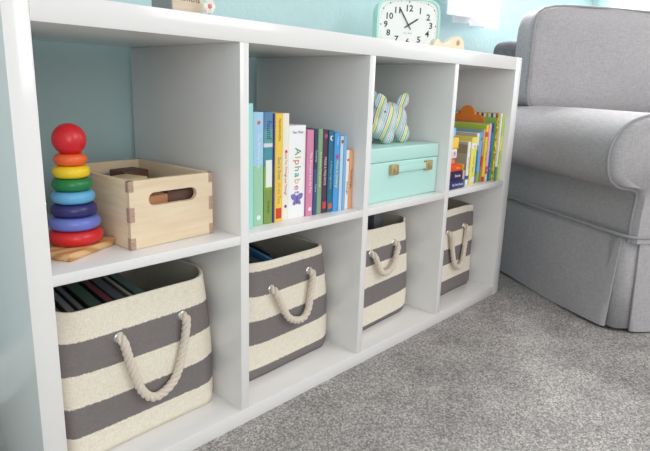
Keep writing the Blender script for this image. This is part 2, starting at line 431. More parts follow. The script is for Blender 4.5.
bks = [
 ('tall mint picture book at the divider end of the book row', .3965, .4275, .031, .242, .235, '9fdcd6', [], [('pat the bunny deluxe edition', .118, .0115, '3d7d80', .9), ('#dot', .03, .003, 'd98a5e')], None, ()),
 ('very thin yellow book squeezed beside the tall mint book', .4300, .4340, .041, .225, .2, 'efe27a', [(.085, 'e58ea4'), (.10, 'efe27a')], [], 'e8dc70', ()),
 ('light blue and green spined book with a small red emblem at top', .4365, .4625, .042, .225, .21, '9fceb0', [(.118, 'a6cdeb')], [('The Runaway Pup', .15, .0105, 'dbe9f5', .9), ('#dot', .205, .0038, 'd8684a'), ('#dot', .016, .005, 'e9ecea')], None, ()),
 ('book titled found with blue, white and green spine', .4632, .4862, .041, .225, .21, '7f9a4e', [(.07, '8aa83e'), (.115, '4f93a2'), (.155, 'd7dcdc'), (.163, '62a09e'), (.19, '5e86ac')], [('found', .19, .016, '2f5c8a', 1.0), ('#box', .103, .055, 'e8eee8'), ('Crossway', .035, .007, '4a5e2a', .9)], None, ()),
 ('thin violet book between the found book and the yellow book', .4868, .4908, .040, .222, .2, '5b4d8c', [], [], None, ()),
 ('yellow spined book reading God is Great All the Time', .4915, .5120, .040, .222, .2, 'f2cb4e', [], [('God Is Great', .112, .011, '5f8fae', .8), ('All the Time', .06, .011, 'b9a06a', .8), ('MACKINNON', .19, .008, '8a6a2a', .9), ('#box', .018, .022, 'd8402e')], None, ()),
 ('cream spined book with fine red lettering, left of the thick white book', .5128, .5300, .041, .222, .2, 'efe9dc', [], [('I Love You Through and Through', .1, .0085, 'cc6a58', .8), ('#dot', .03, .0035, '8a4a8c'), ('#dot', .145, .003, 'd85040')], None, ()),
 ('thick white book reading Alphabet in coloured letters with a butterfly', .5308, .5790, .042, .197, .2, 'f3f2f4', [], [], None, ()),
 ('pink spined book reading The Princess and the Pea', .5805, .600, .038, .187, .19, 'd88aac', [], [('The Princess and the Pea', .095, .0098, 'f4dbe6', .88), ('#dot', .015, .0045, 'e8e0f0')], None, ()),
 ('thin navy spined book right of the pink book', .601, .6115, .037, .188, .19, '3f5a84', [(.1, '33455f')], [('Corduroy', .13, .0065, 'c4d6e6'), ('Freeman', .06, .005, 'c4d6e6')], None, ()),
 ('sage green spined book between the navy and plum books', .6125, .6265, .037, .188, .19, '86a886', [], [('All Creatures Great and Small', .1, .0075, 'e6e6a8', .85)], None, ()),
 ('plum spined book reading Pride and Prejudice', .6275, .6440, .038, .185, .19, '54384e', [], [('PRIDE & PREJUDICE', .095, .0095, 'e6c4d6', .78), ('#dot', .172, .005, 'b84a78'), ('#box', .018, .016, 'c84848')], None, ()),
 ('dark teal spined book with a white crescent moon', .6450, .661, .036, .184, .19, '2f6c86', [], [('#moon', .167, .0055, 'eef2f4'), ('A Monster Night Story', .085, .0085, '8ec4d4', .8), ('#box', .014, .012, 'd06848')], None, ()),
 ('bright blue spined book reading Who Is Driving in yellow', .662, .6790, .034, .179, .19, '4f9fe0', [], [('Who Is Driving?', .085, .0115, 'f2e86a', .85), ('Timmers', .16, .006, 'e6f2fa', .9), ('#dot', .125, .005, 'c84a8a')], None, ()),
 ('pale blue spined book with a tiny portrait, left of the sky blue book', .680, .6905, .033, .170, .18, 'bfd9ec', [], [('#dot', .158, .004, '8a6a5a')], None, ()),
 ('narrow sky blue spined book beside the short white book', .6915, .7015, .033, .170, .18, '7fb4e2', [], [], None, ()),
 ('short white spined book beside the orange book', .7025, .7135, .034, .138, .15, 'f0ecea', [], [('Goodnight', .05, .007, '4a4a4a'), ('#dot', .115, .003, 'd84a3a')], None, ()),
 ('short orange spined book at the right end of the row', .7145, .7275, .034, .137, .15, 'e8a878', [], [('The Little Engine', .07, .0075, '6a4a3a', .9)], None, ()),
]
for lab, a, b, y, hh, dp, col, bands, tx, cov, cb in bks:
    r = book(lab, (a, y, ZS+.0004), b-a-.0006, hh, dp, col, bands, tx, G2, cov, 0, None, cb)
    if 'Alphabet' in lab:
        W = b-a-.0006; cl = ['5a9a4e', 'd8a23c', 'd07a48', '7c9c50', '4fa39a', 'e0b04a', 'd26a8a', '8a6ab0']; z = .152
        for ch, c in zip('Alphabet', cl):
            wd = {'l': .007, 't': .0085, 'A': .018}.get(ch, .0135)
            text('lettering', ch, .024, cm(c), r, spine((W/2, -.0001, z-wd/2))); z -= wd
        text('lettering', 'Van Fleet', .008, cm('8a8a9a'), r, front((W/2, -.0001, .183)))
        b2 = bmesh.new()
        for sx in (-1, 1):
            for cxx, cyy, r1, r2, an in ((.0085, .006, .0095, .0062, .6), (.006, -.006, .0065, .0045, -.7)):
                pts = []
                for k in range(20):
                    a_ = 2*PI*k/20; px_, py_ = math.cos(a_)*r1, math.sin(a_)*r2
                    qx = px_*math.cos(an)-py_*math.sin(an); qy = px_*math.sin(an)+py_*math.cos(an)
                    pts.append((sx*(cxx+qx), cyy+qy))
                prism_bm(pts, .0005+(.0002 if cyy > 0 else 0), (), basis((1,0,0), (0,0,1), (0,-1,0), (W/2, .0002, .040)), b2)
        finish('emblem', b2, cm('7f74b8'), r, smooth=False)
        box('emblem', cm('3a3a60'), r, (W/2-.0007, -.0008, .030), (W/2+.0007, .0005, .051), 0)

# ---- cube four
G4 = 'picture books standing in the fourth cube'
def cx4(x): return 1.256+(x-1.256)*.925
b4 = [
 ('narrow white spined book at the left of the far book row', 1.2555, 1.2725, .033, .130, .13, 'f2f0f0', [(.012, '3f5fa8'), (.024, 'f2f0f0')], [('The Dancers', .065, .008, 'c85a80', .9)], 'b5aa92', [(.03, 'a09478'), (.06, 'b9ae96'), (.09, 'a2977c'), (.118, 'c4bba4')]),
 ('pale yellow spined book in the far book row', 1.2735, 1.3075, .030, .143, .14, 'f1e96a', [(.108, 'f4f2ea'), (.125, 'f1e96a')], [('A is for Apple', .06, .010, '5a9a8a', .9), ('#dot', .115, .003, 'c85a5a'), ('#box', .013, .014, 'e8e8e0')], 'bdb49c', [(.128, 'e8d45c')]),
 ('thin blue spined book with a cream top beside the pale yellow one', 1.3085, 1.3255, .033, .154, .15, 'a068b0', [(.02, '3f6fb4'), (.10, 'c8987c'), (.115, 'efe6c8')], [], 'c4aeb4', []),
 ('light blue spined book in the far book row', 1.3265, 1.346, .033, .155, .16, '7cc060', [(.03, '6fb6e0')], [('#dot', .135, .004, '4a7aa8')], 'c9b3b8', []),
 ('brown and red spined book in the far book row', 1.347, 1.361, .032, .165, .16, 'b07a5c', [(.05, 'd8402e'), (.08, 'c09878'), (.12, 'd8a088')], [], '9a6a58', [(.15, '8fb4a6')]),
 ('yellow spined book with a red foot in the far book row', 1.362, 1.378, .030, .178, .17, 'd83a2e', [(.012, 'f0d63a'), (.14, 'e05a3a'), (.155, 'f0d63a')], [('Yellow Bus', .08, .008, 'b88a20', .9)], 'a8d050', []),
 ('pink spined book in the far book row', 1.379, 1.393, .028, .182, .18, 'c4dcb4', [(.022, 'e0387c'), (.045, 'eeb4d0')], [('#dot', .035, .003, 'f0d0e0')], 'a8d050', []),
 ('blue spined book in the far book row', 1.394, 1.4075, .026, .182, .18, '2f66b8', [(.09, '3a7ac8'), (.15, '28508c')], [('#dot', .04, .003, 'e8b0a0')], 'a8d050', []),
]
for lab, a, b, y, hh, dp, col, bands, tx, cov, cb in b4:
    a, b = cx4(a), cx4(b)
    book(lab, (a, y, ZS+.0004), b-a-.0006, hh, dp, col, bands, tx, G4, cov, 0, None, cb)
# orange petal shape
cxp = cx4(1.4085)
pts = []
for k in range(120):
    a_ = 2*PI*k/120; r_ = .042+.022*abs(math.cos(2.5*(a_-PI/2)))**.7
    pts.append((math.cos(a_)*r_, math.sin(a_)*r_))
root = thing('flower_book', 'orange petal shaped book rising behind the green topped books', 'book', (cxp, .128, ZS+.0004))
bm = prism_bm(pts, .0055, (), basis((0,1,0), (0,0,1), (1,0,0), (0, 0, .170)))
finish('petal_shape', bm, cm('f08a38', .8), root, 30)
box('backing_board', cm('d4682a', .8), root, (.0008, -.05, 0), (.0048, .075, .165), .0004)
a, b = cx4(1.4165), cx4(1.432)
mleo = 'f0cf3e'
r = book('yellow and black speckled spined book in the far book row', (a, .022, ZS+.0004), b-a-.0006, .214, .2, mleo, [], [], G4, '9ccc60', 0, None, [])
ml = mat('speckled spine', mleo, .4); nn = noise_tex(ml, coords(ml), 130, 2); LK(ml, ramp(ml, nn, [(0, 'f0cf3e'), (.5, '3a3a30'), (.6, 'f0cf3e')], 'CONSTANT'), B(ml).inputs['Base Color'])
[c for c in r.children if c.name.startswith('cover') and 'print' not in c.name][0].data.materials[0] = ml
mst = mat('striped border print', '9ccc60', .5)
sx = N(mst, 'ShaderNodeSeparateXYZ'); LK(mst, coords(mst), sx.inputs[0])
f1 = N(mst, 'ShaderNodeMath', operation='MULTIPLY'); LK(mst, sx.outputs[1], f1.inputs[0]); f1.inputs[1].default_value = 15.0
f2 = N(mst, 'ShaderNodeMath', operation='FRACT'); LK(mst, f1.outputs[0], f2.inputs[0])
LK(mst, ramp(mst, f2.outputs[0], [(0, 'c83a4a'), (.12, 'f0e8dc'), (.25, '3a6a6c'), (.37, 'f0e8dc'), (.5, 'c8a83a'), (.62, 'f0e8dc'), (.75, '4a4a48'), (.87, 'f0e8dc')], 'CONSTANT'), B(mst).inputs['Base Color'])
box('cover_border', mst, r, (-.0010, .003, .200), (-.0003, .198, .2125), 0)
a = cx4(1.4325)
book('white and teal spined book in the far book row', (a, .018, ZS+.0004), .0085, .213, .2, '4a9aa0', [(.04, 'eef0f2')], [], G4)
book('lime and yellow spined book at the right end of the far row', (a+.0095, .016, ZS+.0004), .0105, .208, .2, 'd8dc58', [(.05, 'b8d048'), (.09, 'e6e46a'), (.14, 'bcd65a')], [], G4)
# small stack at the left of cube four
def block(name, label, cat, lo, hi, col, bev=.0015, group=None):
    o = thing(name, label, cat, ((lo[0]+hi[0])/2, (lo[1]+hi[1])/2, lo[2]), 0, group)
    c = ((lo[0]+hi[0])/2, (lo[1]+hi[1])/2, lo[2]); l = tuple(lo[i]-c[i] for i in range(3)); h = tuple(hi[i]-c[i] for i in range(3))
    return o, l, h
GS = 'small board books stacked flat in the fourth cube'
z = ZS+.0004
for lab, x1, hh, col, endc, tx in (('navy board book lying at the bottom of the small stack', 1.214, .0245, '34386c', '5c76a8', 'My First Book'),
                               ('dark plum board book lying second in the small stack', 1.2085, .0275, '3c2c50', 'e2b49c', 'Stories'),
                               ('orange board book lying on top of the plum one', 1.203, .018, 'e8582c', 'a8b840', 'Colors')):
    o, l, h = block('board_book', lab, 'book', (1.1125, .012, z), (x1, .11, z+hh), col, group=GS)
    bm = box_bm(l, (h[0]-.012, h[1], h[2]), .0012); finish('cover', bm, cm(col), o)
    box('spine_end', cm(endc), o, (h[0]-.0125, l[1]+.0006, l[2]+.0006), (h[0], h[1]-.0006, h[2]-.0006), .0008)
    text('lettering', tx, hh*.42, cm('e8e4f0' if 'orange' not in lab else 'f8d060'), o, front((.008, l[1]-.0001, hh/2)))
    z += hh+.0003
for lab, hh, col, x0, x1, ltr in (('red toy block on the orange board book', .018, 'd8402e', 1.113, 1.160, ''), ('white toy block above the red block', .026, 'f0eeec', 1.112, 1.165, 'A'),
                             ('yellow toy block above the white block', .033, 'f2c12e', 1.1125, 1.171, ''), ('light blue toy block topmost of the block tower', .028, '6fb4e6', 1.112, 1.150, '')):
    o, l, h = block('toy_block', lab, 'toy block', (x0, .018, z), (x1, .072, z+hh), col, group='coloured toy blocks stacked in the fourth cube')
    finish('block_body', box_bm(l, h, .003, 3), cm(col, .45), o)
    box('front_print', cm({'d8402e': 'e88a70', 'f0eeec': 'd8d4e0', 'f2c12e': 'f6d25e', '6fb4e6': '9accf0'}[col], .45), o, (l[0]*.7, l[1]-.0004, h[2]*.18), (h[0]*.7, l[1]+.001, h[2]*.82), 0)
    if ltr: text('lettering', ltr, .016, cm('c83a5a'), o, front((.012, l[1]-.0006, hh/2)))
    z += hh+.0003

# ================================================================== STACKING TOY
st_ = thing('stacking_toy', 'wooden ring stacking toy in rainbow colours with a red ball on top', 'toy', (.106, .102, ZS+.0004), math.radians(27))
# base: square with chamfered underside
bm = bmesh.new(); s1, s2 = .054, .0565
q = [[bm.verts.new((sx*s, sy*s*.71, zz)) for sx, sy in ((-1,-1),(1,-1),(1,1),(-1,1))] for s, zz in ((s1*.93, 0), (s2, .011), (s2, .0135))]
for a, b in zip(q, q[1:]):
    for k in range(4): bm.faces.new([a[k], a[(k+1) % 4], b[(k+1) % 4], b[k]])
bm.faces.new(q[0][::-1]); bm.faces.new(q[-1]); bmesh.ops.bevel(bm, geom=bm.edges[:], offset=.0012, segments=2, affect='EDGES')
finish('wooden_base', bm, M['stand_wood'], st_)
lathe('peg', M['maple'], st_, [(0, .012), (.006, .012), (.006, .160), (0, .160)], n=20)
zz = .0137
for col, r, hh in (('cf2128', .0425, .0240), ('6a78c8', .0400, .0212), ('2b2a6a', .0355, .0212), ('64acd8', .0335, .0202), ('157a42', .0310, .0202), ('ecca22', .0285, .0197), ('e8632a', .0250, .0188)):
    prof = [(.0065, 0)]; n_ = 14
    ri = r-hh*.52
    prof = [(.0065, .0015), (ri, 0)]+[(ri+hh*.52*math.sin(PI*k/n_)**.8, hh/2-hh/2*math.cos(PI*k/n_)) for k in range(1, n_)]+[(ri, hh), (.0065, hh-.0015)]
    lathe('stacking_ring', mat('painted wood '+col, col, .32, .45, .15), st_, prof, (.010, .002, zz), 48); zz += hh+.0002
R_ = .0258
lathe('ball', mat('painted ball', 'd0202a', .3, .45, .15), st_, [(R_*math.sin(PI*k/24), R_-R_*math.cos(PI*k/24)) for k in range(25)], (.010, .002, zz-.0040), 48)

# ================================================================== WOODEN BOX WITH HANDLE SLOTS
wb = thing('wooden_box', 'pale plywood box with slot handles, beside the stacking toy', 'box', (.1765, .043, ZS+.0004), math.radians(3.2))
BW, BD, BH, T = .1705, .245, .1165, .0095
def slot(cx, cz, hw, r):
    return [(cx+hw-r+r*math.cos(a), cz+r*math.sin(a)) for a in [-PI/2+PI*k/12 for k in range(13)]]+[(cx-hw+r+r*math.cos(a), cz+r*math.sin(a)) for a in [PI/2+PI*k/12 for k in range(13)]]
for y in (0, BD-T):
    bm = prism_bm([(.0006, .0006), (BW-.0006, .0006), (BW-.0006, BH), (.0006, BH)], T-.0006, [slot(BW*.5, BH-.0345, .049, .0115)], basis((1,0,0), (0,0,1), (0,1,0), (0, y, 0)))
    finish('end_panel', bm, M['ply'], wb, smooth=False)
for x in (0, BW-T): box('side_panel', M['ply'], wb, (x+.0003, T, .0006), (x+T-.0003, BD-T, BH-.0002), .0004)
box('bottom_panel', M['ply'], wb, (T, T, .003), (BW-T, BD-T, .009), 0)
for x in (-.0004, BW-T+.0004):
    for y in (-.0004, BD-T+.0004):
        for (za, zc) in ((.0, .020), (.047, .072), (.098, BH)):
            box('finger_joint', M['ply_end'], wb, (x, y, za), (x+T, y+T, zc), .0003)
# wooden blocks inside
cr, sr = math.cos(math.radians(3.2)), math.sin(math.radians(3.2))
def inbox(x, y, z): return (.1765+x*cr-y*sr, .043+x*sr+y*cr, ZS+.0004+z)
for lab, x, y, z, sx_, sy_, sz_, mt, rz in (
    ('reddish wooden block seen through the front slot, lower left in the box', .058, .040, .0095, .052, .05, .075+.0, 'cherry', .10),
    ('dark walnut block seen through the right of the front slot', .118, .045, .0095, .052, .052, .0775, 'walnut', -.08),
    ('pale maple block lying near the top in the middle of the box', .062, .118, .0095, .060, .055, .094, 'maple', .3),
    ('dark walnut block at the back of the wooden box', .110, .185, .0095, .056, .05, .096, 'walnut', .15),
    ('cherry wood block at the rear left in the wooden box', .050, .190, .0095, .05, .05, .084, 'cherry', -.2)):
    o = thing('wooden_block', lab, 'toy block', inbox(x, y, z), rz, 'plain wooden blocks kept in the plywood box')
    finish('block_body', box_bm((-sx_/2, -sy_/2, 0), (sx_/2, sy_/2, sz_), .002), M[mt], o)

# ================================================================== MINT CASE + STRIPED PIG
cs = thing('storage_case', 'mint green storage case with brass clasps and strap handle', 'case', (.7690, .030, ZS+.0004))
CW, CD, CH, LZ = .3150, .24, .1355, .099
box('case_body', M['mint_case'], cs, (.0012, .0012, 0), (CW-.0012, CD-.0012, LZ), .003, 3)
box('lid', M['mint_case'], cs, (0, 0, LZ+.0008), (CW, CD, CH), .003, 3)
box('strap_handle', M['mint_case'], cs, (.108, -.0065, .071), (.262, -.0035, .088), .0012)
for x in (.107, .262):
    bm = box_bm((x-.0145, -.009, .066), (x+.0145, .0014, .092), .0015)
    o = finish('clasp', bm, M['brass'], cs)
    box('clasp_boss', M['brass'], o, (x-.006, -.0125, .0735), (x+.006, -.0085, .0855), .0015)

pg = thing('stuffed_pig', 'small stuffed pig in pastel striped fabric standing on the mint case', 'soft toy', (.9480, .118, ZS+.0004+CH), 0)
mp = mat('pastel striped cloth', 'ffffff', .9, .1)
sx = N(mp, 'ShaderNodeSeparateXYZ'); LK(mp, coords(mp), sx.inputs[0])
a1 = N(mp, 'ShaderNodeMath', operation='MULTIPLY_ADD'); LK(mp, sx.outputs[2], a1.inputs[0]); a1.inputs[1].default_value = -.42; LK(mp, sx.outputs[0], a1.inputs[2])
a2 = N(mp, 'ShaderNodeMath', operation='MULTIPLY_ADD'); LK(mp, sx.outputs[1], a2.inputs[0]); a2.inputs[1].default_value = -.95; LK(mp, a1.outputs[0], a2.inputs[2])
a3 = N(mp, 'ShaderNodeMath', operation='MULTIPLY'); LK(mp, a2.outputs[0], a3.inputs[0]); a3.inputs[1].default_value = 21
a4 = N(mp, 'ShaderNodeMath', operation='FRACT'); LK(mp, a3.outputs[0], a4.inputs[0])
LK(mp, ramp(mp, a4.outputs[0], [(0, '9fd4dc'), (.16, 'f0f0ea'), (.22, '6a5a8c'), (.28, 'f0f0ea'), (.36, 'e6dc7a'), (.48, 'f0f0ea'), (.54, '9cc05a'), (.64, 'b4dce4'), (.78, 'eec4d6'), (.84, 'f0f0ea'), (.90, 'b87aa0'), (.94, 'f0f0ea')], 'CONSTANT'), B(mp).inputs['Base Color'])
bump(mp, noise_tex(mp, coords(mp), 300, 2), .3, .001)
bm = bmesh.new()
def ell(c, r, rot=(0,0,0)):
    mx = Matrix.Translation(c) @ Matrix.Rotation(rot[2], 4, 'Z') @ Matrix.Rotation(rot[1], 4, 'Y') @ Matrix.Rotation(rot[0], 4, 'X') @ Matrix.Diagonal((r[0], r[1], r[2], 1))
    bmesh.ops.create_uvsphere(bm, u_segments=28, v_segments=18, radius=1, matrix=mx)
ell((.020, .012, .062), (.062, .046, .047)); ell((-.030, -.008, .060), (.044, .044, .050)); ell((.050, .010, .062), (.032, .040, .044))
ell((-.066, -.020, .048), (.022, .022, .022)); ell((-.082, -.026, .046), (.009, .017, .017))
for x, y in ((-.024, -.026), (-.030, .030), (.052, -.020), (.052, .034)): ell((x, y, .026), (.021, .020, .0275))
me = bpy.data.meshes.new('body'); bm.to_mesh(me); bm.free(); me.materials.append(mp)
bo = bpy.data.objects.new('body', me); C.objects.link(bo); bo.parent = pg
md = bo.modifiers.new('r', 'REMESH'); md.mode = 'VOXEL'; md.voxel_size = .0022; md.use_smooth_shade = True
md = bo.modifiers.new('s', 'SMOOTH'); md.iterations = 8; md.factor = .6
def ear(name, pos, rot, sz, flip=1):
    # cupped, pointed leaf of cloth
    bm = bmesh.new(); n1, n2 = 10, 8; g = []
    for side in (0, .0035):
        rows_ = []
        for i in range(n1+1):
            t = i/n1; hw = .42*math.sin(PI*min(1, (.16+.84*t)))**.8*sz if t < 1 else 0
            rows_.append([bm.verts.new(((s-.5)*2*hw, -.16*sz*math.cos((s-.5)*2.4)*(1-t*.6)+side, t*sz)) for s in [k/n2 for k in range(n2+1)]])
        for a, b in zip(rows_, rows_[1:]):
            for k in range(n2): bm.faces.new([a[k], a[k+1], b[k+1], b[k]])
        g.append(rows_)
    A, Bq = g
    for i in range(n1):
        for k in (0, n2): bm.faces.new([A[i][k], A[i+1][k], Bq[i+1][k], Bq[i][k]])
    bmesh.ops.remove_doubles(bm, verts=bm.verts, dist=1e-5)
    bm.transform(Matrix.Translation(pos) @ Matrix.Rotation(rot[2], 4, 'Z') @ Matrix.Rotation(rot[1], 4, 'Y') @ Matrix.Rotation(rot[0], 4, 'X'))
    return finish(name, bm, mp, pg, 80)
ear('ear', (-.048, -.024, .094), (.35, -.45, -.5), .042); ear('ear', (-.030, .022, .098), (-.2, .1, -.5), .042)
ear('ear', (.056, -.004, .094), (.3, .35, -.3), .044)
pth = [Vector((.080+.006*math.cos(a)-.0, .012+.010*math.sin(a), .078+a*.0022)) for a in [k*.35 for k in range(28)]]
tube('curly_tail', cm('e6b4c4', .8), pg, pth, .0025, 8)
for y in (-.038, .022):
    lathe('eye', cm('2c2c34', .2), pg, [(0, .0028), (.002, .002), (.0028, 0), (0, -.002)], (-.052, y, .084), 16, basis((1,0,0), (0,0,1), (0,-1,0), (0,0,0)))

# ================================================================== TOP OF THE SHELF
# clock
ck = thing('table_clock', 'boxy mint clock with a white numbered face on the shelf top', 'clock', (1.148, .205, H+.0004), math.radians(-40))
def sq(W2, H2, e=.40, n=72): return [(math.copysign(abs(math.cos(a))**e, math.cos(a))*W2, math.copysign(abs(math.sin(a))**e, math.sin(a))*H2) for a in [2*PI*k/n for k in range(n)]]
W2, H2 = .094, .075
mxf = basis((1,0,0), (0,0,1), (0,-1,0), (0, 0, H2))
finish('clock_case', prism_bm(sq(W2, H2), .062, (), mxf @ Matrix.Translation((0, 0, -.062))), M['mint'], ck, 40)
finish('clock_bezel', prism_bm(sq(W2, H2), .006, [sq(W2-.006, H2-.006)], mxf), M['mint'], ck, 40)
fc = finish('clock_face', prism_bm(sq(W2-.0062, H2-.0062), .002, (), mxf), M['face'], ck, 40)
def onface(x, z, d=.0021): return mxf @ Matrix.Translation((x, z, d))
for k in range(1, 13):
    a_ = PI/2-k*PI/6; text('numeral', str(k), .0240, M['ink'], ck, onface(math.cos(a_)*.0675, math.sin(a_)*.0460), .0003)
bm = bmesh.new()
for k in range(60):
    a_ = 2*PI*k/60; e = .55; cx_, cz_ = math.copysign(abs(math.cos(a_))**e, math.cos(a_))*.082, math.copysign(abs(math.sin(a_))**e, math.sin(a_))*.0645
    s = .0017 if k % 5 == 0 else .0007
    box_bm((-s, -s, 0), (s, s, .0004), 0, 1, bm, onface(cx_, cz_))
fb = bmesh.new(); fb.from_mesh(fc.data); nf = len(fb.faces); tm = bpy.data.meshes.new('t'); bm.to_mesh(tm); bm.free(); fb.from_mesh(tm); bpy.data.meshes.remove(tm)
fb.faces.ensure_lookup_table()
for f_ in fb.faces[nf:]: f_.material_index = 1
fb.to_mesh(fc.data); fb.free(); fc.data.materials.append(M['ink'])
def hand(name, ang, L, wd, d):
    a_ = math.radians(90-ang); mx = onface(0, 0, d) @ Matrix.Rotation(a_, 4, 'Z')
    finish(name, prism_bm([(-.014, -wd*.7), (L*.8, -wd), (L, 0), (L*.8, wd), (-.014, wd*.7)], .0008, (), mx), M['ink'], ck, smooth=False)
hand('hour_hand', 57, .036, .0024, .003); hand('minute_hand', -31, .058, .0018, .0042)
lathe('hand_pin', M['ink'], ck, [(0, .0055), (.003, .0055), (.003, .0022)], n=16, mx=mxf)
text('lettering', 'Fine Time', .0065, cm('9aa4a8'), ck, onface(0, -.022), .0002); 
# pale wooden toy
wt = thing('wooden_rattle', 'pale wooden toy with a round holed head, lying before the clock', 'toy', (1.143, .060, H+.0004), math.radians(-20))
out = []
P_ = [(-.078, 0), (-.080, .020), (-.074, .033), (-.066, .038), (-.056, .036), (-.050, .028), (-.040, .024), (-.026, .027), (-.012, .036), (.006, .046), (.024, .052), (.042, .050), (.056, .040), (.063, .024), (.062, .008), (.055, 0)]
sp = [(p.x, p.y) for p in smoothpath([Vector((a*.72, b*.74, 0)) for a, b in P_], 4)]
hole = [(.0235+.0068*math.cos(2*PI*k/20), .0215+.0080*math.sin(2*PI*k/20)) for k in range(20)]
finish('toy_body', prism_bm(sp, .020, [hole], basis((1,0,0), (0,0,1), (0,-1,0), (0, .01, 0))), M['toy_wood'], wt, 40)
# milestone block and small flower
mb = thing('milestone_block', 'pale wooden block lettered Months standing on the shelf top', 'block', (.272, .048, H+.0004), math.radians(4))
finish('block_body', box_bm((0, 0, 0), (.062, .062, .062), .0025), wood('block wood', 'd9c8b4', 'cfbca6'), mb)
box('side_print', cm('8f8f92', .6), mb, (-.0006, .003, .003), (.0005, .059, .059), 0)  # shade of the left face, put on as a grey panel
text('lettering', 'Months', .0165, cm('7a6a68'), mb, front((.030, -.0003, .0275)), .0003)
fl = thing('small_flower', 'tiny pastel cloth flower beside the lettered block', 'ornament', (.330, .030, H+.0004))
for k in range(6):
    a_ = 2*PI*k/6; bm = bmesh.new()
    bmesh.ops.create_uvsphere(bm, u_segments=14, v_segments=8, radius=1, matrix=basis((1,0,0),(0,0,1),(0,-1,0),(math.cos(a_)*.0068, 0, .0165+math.sin(a_)*.0068)) @ Matrix.Diagonal((.0058, .0058, .0028, 1)))
    finish('petal', bm, cm(['f0e6d8', 'f2d2cc', 'cfe4d6'][k % 3], .8), fl, 80)
bm = bmesh.new(); bmesh.ops.create_uvsphere(bm, u_segments=14, v_segments=8, radius=.004, matrix=Matrix.Translation((0, -.002, .0165))); finish('flower_centre', bm, cm('d88a90', .8), fl, 80)
tube('stem', cm('a8c8a0', .8), fl, [(0, .001, 0), (0, .001, .014)], .0016, 8)

# ================================================================== CONTENTS OF THE BASKETS
def case_(label, base, W, Hh, Dp, col, spinec, leanx, rz, group, name='disc_case', cat='case', ty=0):
    o = thing(name, label, cat, base, 0, group); o.rotation_euler = (ty, leanx, rz)
    finish('case_shell', box_bm((-W/2, -Dp/2, 0), (W/2, Dp/2, Hh), .0012), cm(col, .3), o)
    box('paper_insert', cm(spinec, .35), o, (-W/2+.0015, -Dp/2+.008, Hh-.001), (W/2-.0015, Dp/2-.008, Hh+.0004), 0)
    return o
GC = 'dark cases leaning inside the first basket'
dd = [('slim black case with a red tip, first at the divider side of the basket', .084, '4a5a62', '9a6a5c', .012), ('grey case with pale lettering leaning second in the basket', .104, '4c4c50', '8a8a8c', .013), ('narrow black case with a grey strip leaning third in the basket', .121, '40444a', '7a7c80', .010),
      ('broad dark green case leaning in the middle of the basket', .146, '34443c', '4a6456', .022), ('black case with a red stripe leaning right of the green one', .171, '34303c', '86404c', .013), ('thick charcoal case leaning beside the red striped one', .191, '42464a', '62686c', .018),
      ('thin pale edged case leaning near the end of the row', .211, '6e6a66', 'b0a8a0', .008), ('dark teal case at the open end of the leaning row', .230, '3c4c4a', '627a74', .018)]
for lab, x, col, sc_, wd in dd:
    case_(lab, (x+.011, .186, ZB+.0965), wd, .166, .186, col, sc_, -.08, math.radians(-5), GC)
# support: thick flat box at the bottom of basket one so that the cases stand high
o = thing('storage_box', 'low dark box under the leaning cases in the first basket', 'box', (.20, .215, ZB+.0075)); box('box_body', cm('33363a', .6), o, (-.118, -.115, 0), (.118, .115, .050), .003); box('lid', cm('3a3e42', .6), o, (-.119, -.116, .0502), (.119, .116, .058), .002)
GB = 'dark items standing inside the second basket'
for lab, x, y, wd, dp, hh, col, sc_, rz in (('blue folder standing between the dark ones in the second basket', .546, .190, .010, .20, .258, '3a6e98', '4a88b4', -.2), ('black folder left of the blue one in the second basket', .516, .188, .022, .19, .252, '34363a', '4e5054', -.2), ('charcoal folder right of the blue one in the second basket', .570, .200, .012, .17, .258, '303236', '5a5c60', -.2)):
    case_(lab, (x, y, ZB+.009), wd, hh, dp, col, sc_, 0, rz, GB, 'folder', 'folder')
for lab, x, y, wd, dp, hh, col, sc_, rz in (('navy folder in the middle of the third basket', .888, .225, .040, .19, .282, '33507a', '4468a0', -.06), ('grey folder rightmost in the third basket', .962, .225, .035, .19, .292, '5e6064', '9a9a96', -.05), ('black folder leftmost in the third basket', .835, .225, .03, .18, .264, '2a2c30', '3c3e42', -.05)):
    case_(lab, (x, y, ZB+.009), wd, hh, dp, col, sc_, 0, rz, 'folders standing inside the third basket', 'folder', 'folder')

# ================================================================== CURTAIN
cu = thing('curtain', 'white curtain hanging at the window behind the armchair', 'curtain', (1.535, .335, .928))
def sheet(name, x0, x1, z0, z1, amp, waves, ph, y=0, slope=0):
    bm = bmesh.new(); nX, nZ = 90, 30; gr = []
    for side in (0, .004):
        g_ = []
        for i in range(nX+1):
            s = i/nX; col = []
            for j in range(nZ+1):
                t = j/nZ; z = z0+(z1-z0)*t+slope*s*(1-t)
                yy = y+amp*(1-.35*t)*math.sin(waves*2*PI*s+ph+.6*math.sin(3*t))+side+.003*math.sin(17*s+4*t)
                col.append(bm.verts.new((x0+(x1-x0)*s, yy, z)))
            g_.append(col)
        for a, b in zip(g_, g_[1:]):
            for j in range(nZ): bm.faces.new([a[j], a[j+1], b[j+1], b[j]])
        gr.append(g_)
    A, Bq = gr
    for i in range(nX):
        for j in (0, nZ): bm.faces.new([A[i][j], A[i+1][j], Bq[i+1][j], Bq[i][j]])
    for j in range(nZ):
        for i in (0, nX): bm.faces.new([A[i][j], A[i][j+1], Bq[i][j+1], Bq[i][j]])
    finish(name, bm, M['curtain'], cu, 80)
sheet('curtain_panel', -.01, .20, .012, 1.33, .006, 1.2, 0, -.025)
sheet('curtain_panel', .12, .43, .000, 1.33, .014, 2.6, 1.0, .02)
tube('curtain_rod', M['steel'], cu, [(-.1, -.005, 1.34), (1.3, -.005, 1.34)], .010, 14)

